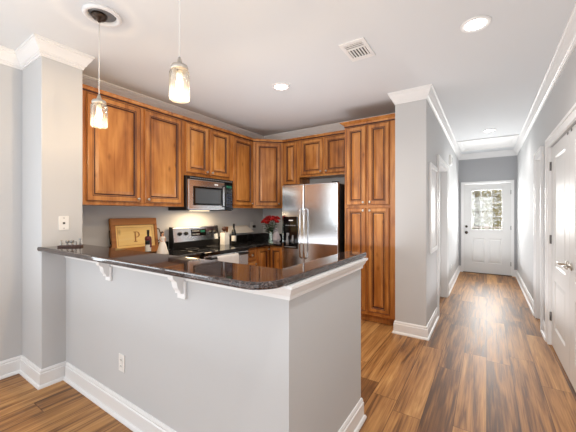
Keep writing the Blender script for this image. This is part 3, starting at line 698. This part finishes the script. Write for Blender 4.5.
# ------------------------------------------------------------------ wall plates
def plate(name, label, loc, rot, kind, group=None, m=WHITEP):
    o = thing(name, label, 'outlet' if kind != 'jack' else 'wall plate', loc, rot, group)
    MB().box(-.036, .036, -.006, 0, -.058, .058, .003).build('cover_plate', m, o)
    if kind == 'jack':
        k = MB(); k.box(-.008, .008, -.009, -.005, -.008, .008, .001, 1); k.build('jack', BLK, o)
        for z in (-.042, .042):
            k = MB(); k.cyl((0, -.0075, z), .004, .003, 'y', 8); k.build('screw', GREYP, o)
    else:
        for z in (-.021, .021):
            k = MB(); k.box(-.015, .015, -.0085, -.005, z-.014, z+.014, .003); r = k.build('receptacle', m, o)
            k = MB(); k.box(-.007, -.004, -.0095, -.008, z-.004, z+.006); k.box(.004, .007, -.0095, -.008, z-.004, z+.005); k.build('slots', GREYP if m is WHITEP else BLK, r)
    return o
plate('outlet', 'white outlet low on the half wall below the bar', (-2.04, FY, .37), (0, 0, 0), 'duplex')
plate('wall_plate', 'white wall plate with a small dark jack on the pillar', (PX, 1.05, 1.29), (0, 0, PI/2), 'jack')
plate('outlet', 'warm lit outlet on the backsplash beside the pillar', (XW, 1.305, 1.16), (0, 0, PI/2), 'duplex')
pl2 = plate('outlet', 'white outlet with a black plug past the range', (XW, 3.96, 1.16), (0, 0, PI/2), 'duplex')
k = MB(); k.box(-.022, .022, -.05, -.009, -.045, .0, .006); tag(k.build('plug_adapter', BLK, None, (XW, 3.99, 1.165), (0, 0, PI/2)), 'black plug adapter in the outlet past the range', 'plug')
plate('outlet', 'white outlet on the wall behind the roses', (-3.24, YB, 1.12), (0, 0, 0), 'duplex')
plate('outlet', 'small white outlet low on the hallway wall', (XH, 6.32, .36), (0, 0, PI/2), 'duplex')
o = thing('door_chime', 'small white chime box high on the hallway wall', 'chime', (XH, 5.95, 2.30), (0, 0, PI/2))
MB().box(-.06, .06, -.045, 0, -.09, .09, .012, 3).build('case', WHITEP, o)
m = MB()
for i in range(5): m.box(-.04, .04, -.047, -.044, -.05+i*.02, -.042+i*.02)
m.build('grille', GREYP, o)
# framed picture on the hallway face of the wall end
o = thing('picture_frame', 'tall white frame on the hallway side of the white wall end', 'picture frame', (XH, 3.74, .91), (0, 0, PI/2))
m = MB(); fwid, fht = .56, 1.04
for a, b, c, d in ((0, .05, 0, fht), (fwid-.05, fwid, 0, fht), (.05, fwid-.05, 0, .05), (.05, fwid-.05, fht-.05, fht)): m.box(a, b, -.026, -.001, c, d, .005)
m.build('frame', TRIM, o)
MB().box(.05, fwid-.05, -.010, -.001, .05, fht-.05).build('mat_board', mat('mat_board', srgb(226, 226, 226), .45), o)

# ------------------------------------------------------------------ things on the counters
# serving tray leaning on the left wall
TL, TH = .53, .40
o = thing('serving_tray', 'wooden serving tray with monogram P leaning on the backsplash', 'tray', (XW+.085, 1.60, CT+.001), (-.15, 0, PI/2))
m = MB()
for a, b, c, d in ((0, TL, 0, .075), (0, TL, TH-.075, TH), (0, .05, .075, TH-.075), (TL-.03, TL, .075, TH-.075)): m.box(a, b, -.038, 0, c, d, .003, 1)
m.build('frame', WALNUT, o)
m = MB(); m.box(.05, TL-.03, -.016, -.004, .075, TH-.075); m.mi = 1
i0, i1, j0, j1 = .075, TL-.055, .10, TH-.10
for a, b, c, d in ((i0, i1, j0, j0+.003), (i0, i1, j1-.003, j1), (i0, i0+.003, j0, j1), (i1-.003, i1, j0, j1)): m.box(a, b, -.0166, -.015, c, d)
m.build('base_panel', [PINE, WALNUT], o)
# serif P
m = MB(); px, pz, ph = .262, .135, .115
m.box(px, px+.013, -.0185, -.015, pz, pz+ph); m.box(px-.012, px+.025, -.0185, -.015, pz, pz+.007); m.box(px-.012, px+.02, -.0185, -.015, pz+ph-.007, pz+ph)
R0, R1, cx0, cz0 = .022, .033, px+.022, pz+ph-.033
for i in range(14):
    a0, a1 = -PI/2+PI*i/14, -PI/2+PI*(i+1)/14
    tk = lambda a: R1+.004*math.cos(a)
    q = [(cx0+R0*math.cos(a0), cz0+1.2*R0*math.sin(a0)), (cx0+tk(a0)*math.cos(a0), cz0+R1*math.sin(a0)), (cx0+tk(a1)*math.cos(a1), cz0+R1*math.sin(a1)), (cx0+R0*math.cos(a1), cz0+1.2*R0*math.sin(a1))]
    m.prism(q, 'y', -.0185, -.015)
m.box(px+.01, cx0+.001, -.0185, -.015, cz0+R1-.0066, cz0+R1); m.box(px+.01, cx0+.001, -.0185, -.015, cz0-R1, cz0-R1+.0066)
m.build('monogram', WALNUT, o)
for sx0, s in ((0, -1), (TL, 1)):
    h = MB(); h.tube([(sx0, -.022, TH/2-.075), (sx0+s*.018, -.045, TH/2-.065), (sx0+s*.028, -.058, TH/2), (sx0+s*.018, -.045, TH/2+.065), (sx0, -.022, TH/2+.075)], .007, 8); h.build('handle', DARKM, o)
def bottle(name, label, loc, hgt, r, collar):
    o = thing(name, label, 'bottle', loc)
    k = hgt/.30
    MB().lathe([(r*.9, 0), (r, .006), (r, .17*k), (r*.9, .195*k), (r*.42, .225*k), (r*.36, .24*k), (r*.36, .285*k), (r*.42, .287*k), (r*.42, .30*k)], n=22).build('bottle_body', WINE, o)
    MB().lathe([(r+.0006, .05*k), (r+.0006, .13*k)], n=22, cap=False).build('paper_label', LABELM, o)
    MB().lathe([(r*.40, .245*k), (r*.46, .29*k), (r*.46, .302*k)], n=16).build('foil_cap', collar, o)
    return o
b1 = bottle('wine_bottle', 'dark wine bottle with maroon sash standing before the tray', (-3.06, 1.875, CT), .275, .030, BLK)
m = MB(); m.lathe([(.0315, .165), (.034, .178), (.033, .196), (.024, .208)], n=20, cap=False); m.box(.028, .036, .002, .022, .09, .18, .003, 1); m.build('sash', MAROON, b1)
o = thing('bride_figurine', 'white gowned figurine standing between tray and range', 'figurine', (-3.04, 2.035, CT))
m = MB(); m.lathe([(.066, 0), (.064, .01), (.05, .06), (.036, .11), (.024, .145), (.019, .158), (.024, .172), (.027, .188), (.022, .196)], n=28)
m.build('gown', GOWN, o)
m = MB(); m.lathe([(.022, .195), (.011, .203), (.008, .212)], n=14); m.ball((0, 0, .228), .019, (.85, .9, 1.1)); m.ball((.016, 0, .226), .003)
for sy in (-1, 1): m.tube([(0, sy*.026, .19), (.004, sy*.036, .165), (.016, sy*.026, .145), (.022, sy*.006, .140)], [.006, .005, .0045, .004], 8)
m.build('figure', SKIN, o)
m = MB(); m.ball((-.004, 0, .233), .021, (.9, .95, 1.0)); m.tube([(-.012, .004, .235), (-.020, .010, .205), (-.024, .016, .170), (-.020, .022, .145)], [.014, .016, .014, .006], 10); m.build('hair', HAIR, o)
# utensil crock and utensils
o = thing('utensil_crock', 'tall white square crock of utensils beside the range', 'crock', (-3.205, 3.16, CT), (0, 0, .0))
m = MB(); s_ = .047
m.box(-s_, s_, -s_, s_, 0, .008); 
for a, b, c, d in ((-s_, s_, -s_, -s_+.006), (-s_, s_, s_-.006, s_), (-s_, -s_+.006, -s_+.006, s_-.006), (s_-.006, s_, -s_+.006, s_-.006)): m.box(a, b, c, d, .008, .175)
m.build('crock_body', CERAM, o)
def utensil(name, label, x, y, top, lean, kind):
    m = MB(); b = Vector((x, y, CT+.012)); e = Vector((x+lean[0], y+lean[1], CT+top)); d = (e-b).normalized()
    m.tube([b, b+(e-b)*.5, e], [.0055, .005, .006], 8)
    m.X = Matrix.Translation(e) @ d.to_track_quat('Z', 'Y').to_matrix().to_4x4() @ Matrix.Rotation(PI/2, 4, 'Z')
    if kind == 'ladle': m.ball((0, 0, .03), .036, (.45, 1, 1))
    elif kind == 'spoon': m.ball((0, 0, .025), .022, (.4, 1, 1.6))
    else: m.box(-.022, .022, -.004, .004, -.01, .07, .003, 1)
    tag(m.build(name, DKWOOD if kind == 'ladle' else SPOON), label, 'utensil', 'utensils in the white crock')
utensil('serving_spoon', 'round dark wooden spoon standing in the white crock', -3.195, 3.14, .20, (.012, -.01), 'ladle')
utensil('spatula', 'slanted wooden spatula standing in the white crock', -3.21, 3.172, .19, (0, .035), 'spatula')
utensil('wooden_spoon', 'slim wooden spoon leaning out of the white crock', -3.225, 3.16, .20, (-.01, .015), 'spoon')
bottle('wine_bottle', 'dark wine bottle with white label beside the utensil crock', (-3.10, 3.24, CT), .30, .034, BLK)
# pale board added in place of a bright patch on the wall
o = thing('bright_patch_board', 'pale board standing for a bright patch behind the dark wine bottle', 'patch board', (XW+.05, 3.36, CT+.134), (0, 0, PI/2))
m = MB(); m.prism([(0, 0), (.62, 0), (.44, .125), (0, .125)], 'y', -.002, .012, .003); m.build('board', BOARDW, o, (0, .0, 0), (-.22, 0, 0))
# vase with roses
VX, VY = -2.58, 3.45
o = thing('vase', 'clear glass vase holding red roses beside the refrigerator', 'vase', (VX, VY, CT))
m = MB(); m.lathe([(.0, .0), (.040, .0), (.042, .01), (.034, .05), (.030, .10), (.036, .15), (.046, .185), (.044, .185), (.034, .15), (.028, .10), (.031, .05), (.036, .012), (0, .010)], n=26, cap=False); m.build('vase_body', VASE, o)
m = MB(); m.lathe([(.034, .013), (.030, .05), (.0265, .10), (.028, .115)], n=22); m.build('water', WATER, o)
def rose(dx, dy, z, k):
    bl = Vector((VX+dx, VY+dy, CT+z)); st = Vector((VX-.2*dx*.4, VY-.2*dy*.4, CT+.02)); nk = Vector((VX+dx*.22, VY+dy*.22, CT+.18))
    o = thing('rose', 'red rose with green leaves standing in the glass vase', 'rose', tuple(st), (0, 0, 0), 'red roses in the vase')
    L = lambda p: tuple(Vector(p)-st)
    m = MB(); m.tube([L(st), L(nk), L(nk*.45+bl*.55+Vector((dx*.05, dy*.05, .01))), L(bl)], [.0025]*4, 6); m.build('stem', STEMM, o)
    m = MB(); c = L(bl); d = Vector((dx*1.2, dy*1.2, .14)).normalized()
    m.X = Matrix.Translation(c) @ d.to_track_quat('Z', 'Y').to_matrix().to_4x4()
    m.ball((0, 0, .012), .018, (1, 1, 1.1), 10, 7)
    for ly, (rr, n, op) in enumerate(((.020, 4, .10), (.028, 5, .5), (.034, 6, .95))):
        for i in range(n):
            a = 2*PI*i/n+ly*.5+k; ca, sa = math.cos(a), math.sin(a); rows = []
            for t in range(5):
                tt = t/4; R = rr*(.35+.65*math.sin(tt*PI*.55)); h_ = .036*tt*(1-.25*op)+.002; R += op*.012*tt*tt
                wv = .95*math.sin(min(1, tt+.35)*PI*.62)*2*PI/n*.62
                rows.append([m._v((R*math.cos(a+w_*wv), R*math.sin(a+w_*wv), h_-.004*abs(w_)*tt)) for w_ in (-1, -.5, 0, .5, 1)])
            for p, q2 in zip(rows, rows[1:]):
                for j in range(4): m.face((p[j], p[j+1], q2[j+1], q2[j]), True)
    m.build('bloom', ROSE, o, fix=False)
    m = MB()
    for i in range(12):
        t = .02+.078*i; p = Vector(L(nk))*(1-t)+Vector(L(bl))*t; a = i*2.4+k; u = Vector((math.cos(a), math.sin(a), .25)).normalized(); s = u.cross(Vector((0, 0, 1))).normalized(); ln = .082
        pts = [(0, 0), (.3, .34), (.6, .30), (1, 0), (.6, -.30), (.3, -.34)]
        vs = [m._v(p+u*ln*x+s*ln*y+Vector((0, 0, -.02*x*x))) for x, y in pts]
        m.face((vs[0], vs[1], vs[2], vs[3])); m.face((vs[0], vs[3], vs[4], vs[5]))
    m.build('leaves', LEAF, o, fix=False)
for k, (dx, dy, z) in enumerate([(-.095, -.03, .325), (-.05, -.07, .345), (.005, -.075, .315), (.055, -.06, .355), (.098, -.015, .33), (-.035, .0, .385), (.03, .015, .365), (-.085, .045, .36), (.08, .05, .375), (0, .07, .375)]): rose(dx, dy, z, k)
# pale tissue bag behind the vase
m = MB(); rnd = random.Random(3); rings_ = []
for j, (r, z) in enumerate(((.075, 0), (.085, .03), (.075, .08), (.055, .13), (.035, .17), (.045, .20), (.03, .215))):
    rings_.append([m._v((r*(1+.22*rnd.uniform(-1, 1))*math.cos(2*PI*i/14), .6*r*(1+.22*rnd.uniform(-1, 1))*math.sin(2*PI*i/14), z)) for i in range(14)])
for a, b in zip(rings_, rings_[1:]):
    for i in range(14): m.face((a[i], a[(i+1) % 14], b[(i+1) % 14], b[i]))
m.face(rings_[0]); m.face(rings_[-1])
tag(m.build('gift_bag', TISSUE, None, (-2.86, 3.96, CT)), 'crumpled pale bag standing behind the rose vase', 'bag')
# black outlet in the corner backsplash
plate('outlet', 'black outlet set sideways in the corner backsplash', (XW+.022, 3.88, CT+.05), (0, PI/2, PI/2), 'duplex', None, BLK)
# ornament on the bar beside the pillar
o = thing('pewter_ornament', 'small pewter figures on a dark wooden base beside the pillar', 'ornament', (-2.745, 1.03, 1.105), (0, 0, math.radians(48)))
MB().box(-.082, .082, -.022, .022, 0, .014, .002, 1).build('base', DKWOOD, o)
for i, x in enumerate((-.062, -.022, .010, .036, .066)):
    m = MB(); hh = (.042, .038, .04, .032, .052)[i]
    if i == 4: m.cyl((x, 0, .014), .004, hh-.006, n=10); m.box(x-.008, x+.008, -.005, .005, .014+hh-.008, .014+hh)
    elif i == 1 or i == 2: m.lathe([(.012, .014), (.006, .022), (.005, .030), (.015, .038), (.013, .014+hh), (.003, .014+hh+.002)], (x, 0, 0), 14)
    else: m.lathe([(.010, .014), (.005, .020), (.009, .032), (.004, .040), (.007, .014+hh)], (x, 0, 0), 14)
    m.build('figure', PEWTER, o)

# ------------------------------------------------------------------ outdoors behind the glazed door
tag(MB().box(-14, 14, 10.2, 40, -.4, -.3).build('ground', GRASSM), 'sunlit lawn beyond the hallway door', 'ground', kind='structure')
tag(MB().box(-3, 3, 8.3, 10.2, -.15, -.03).build('deck', DECKW), 'brown deck outside the hallway door', 'deck', kind='structure')
o = thing('deck_railing', 'pale deck railing seen through the door glass', 'railing', (0, 10.0, -.03))
m = MB(); m.box(-3, 3, -.04, .05, .98, 1.02); m.box(-3, 3, -.02, .02, .84, .92); m.box(-3, 3, -.02, .02, .10, .16); m.build('rails', RAILW, o)
for k in range(5):
    m = MB(); m.box(-.05, .05, -.05, .05, 0, 1.10); m.build('post', RAILW, o, (-2.4+k*1.2, 0, 0))
def tree(x, y, label, hgt, cr, mi, n, seed):
    o = thing('tree', label, 'tree', (x, y, -.3), (0, 0, 0), 'trees beyond the deck'); r = random.Random(seed)
    m = MB(); m.tube([(0, 0, 0), (.1, 0, hgt*.3), (.0, .1, hgt*.6), (.1, 0, hgt*.9)], [.18, .14, .10, .03], 8)
    for k in range(9):
        a = r.uniform(0, 2*PI); z = hgt*r.uniform(.25, .8); e = (cr*.8*math.cos(a), cr*.8*math.sin(a), z+r.uniform(.3, 1.2)); m.tube([(0.05, 0, z), (e[0]*.5, e[1]*.5, z+.25), e], [.06, .04, .015], 6)
    m.build('trunk', BARK, o)
    m = MB()
    for k in range(n):
        a = r.uniform(0, 2*PI); t = r.uniform(0, 1); R = cr*math.sqrt(r.random())*(1-.5*abs(t-.4)); p = Vector((R*math.cos(a), R*math.sin(a), hgt*(.12+.95*t))); m.mi = r.choice((0, 0, 0, 1, 2))
        u = Vector((r.uniform(-1, 1), r.uniform(-1, 1), r.uniform(-1, 1))).normalized(); s = u.orthogonal().normalized(); ln = r.uniform(.07, .17)
        m.face([m._v(p), m._v(p+u*ln*.5+s*ln*.35), m._v(p+u*ln), m._v(p+u*ln*.5-s*ln*.35)])
    m.build('crown', [FOL[mi], FOL[(mi+1) % 3], FOL[(mi+2) % 3]], o, fix=False)
tree(-2.6, 16.5, 'pale leafy tree nearest the railing seen through the door glass', 5.2, 1.7, 2, 5200, 1)
tree(1.5, 18.5, 'golden leafy tree beside the pale one beyond the deck', 5.6, 1.9, 0, 5200, 2)
tree(-.6, 24, 'sage green tree standing farthest behind the railing', 6.4, 2.2, 1, 5200, 3)
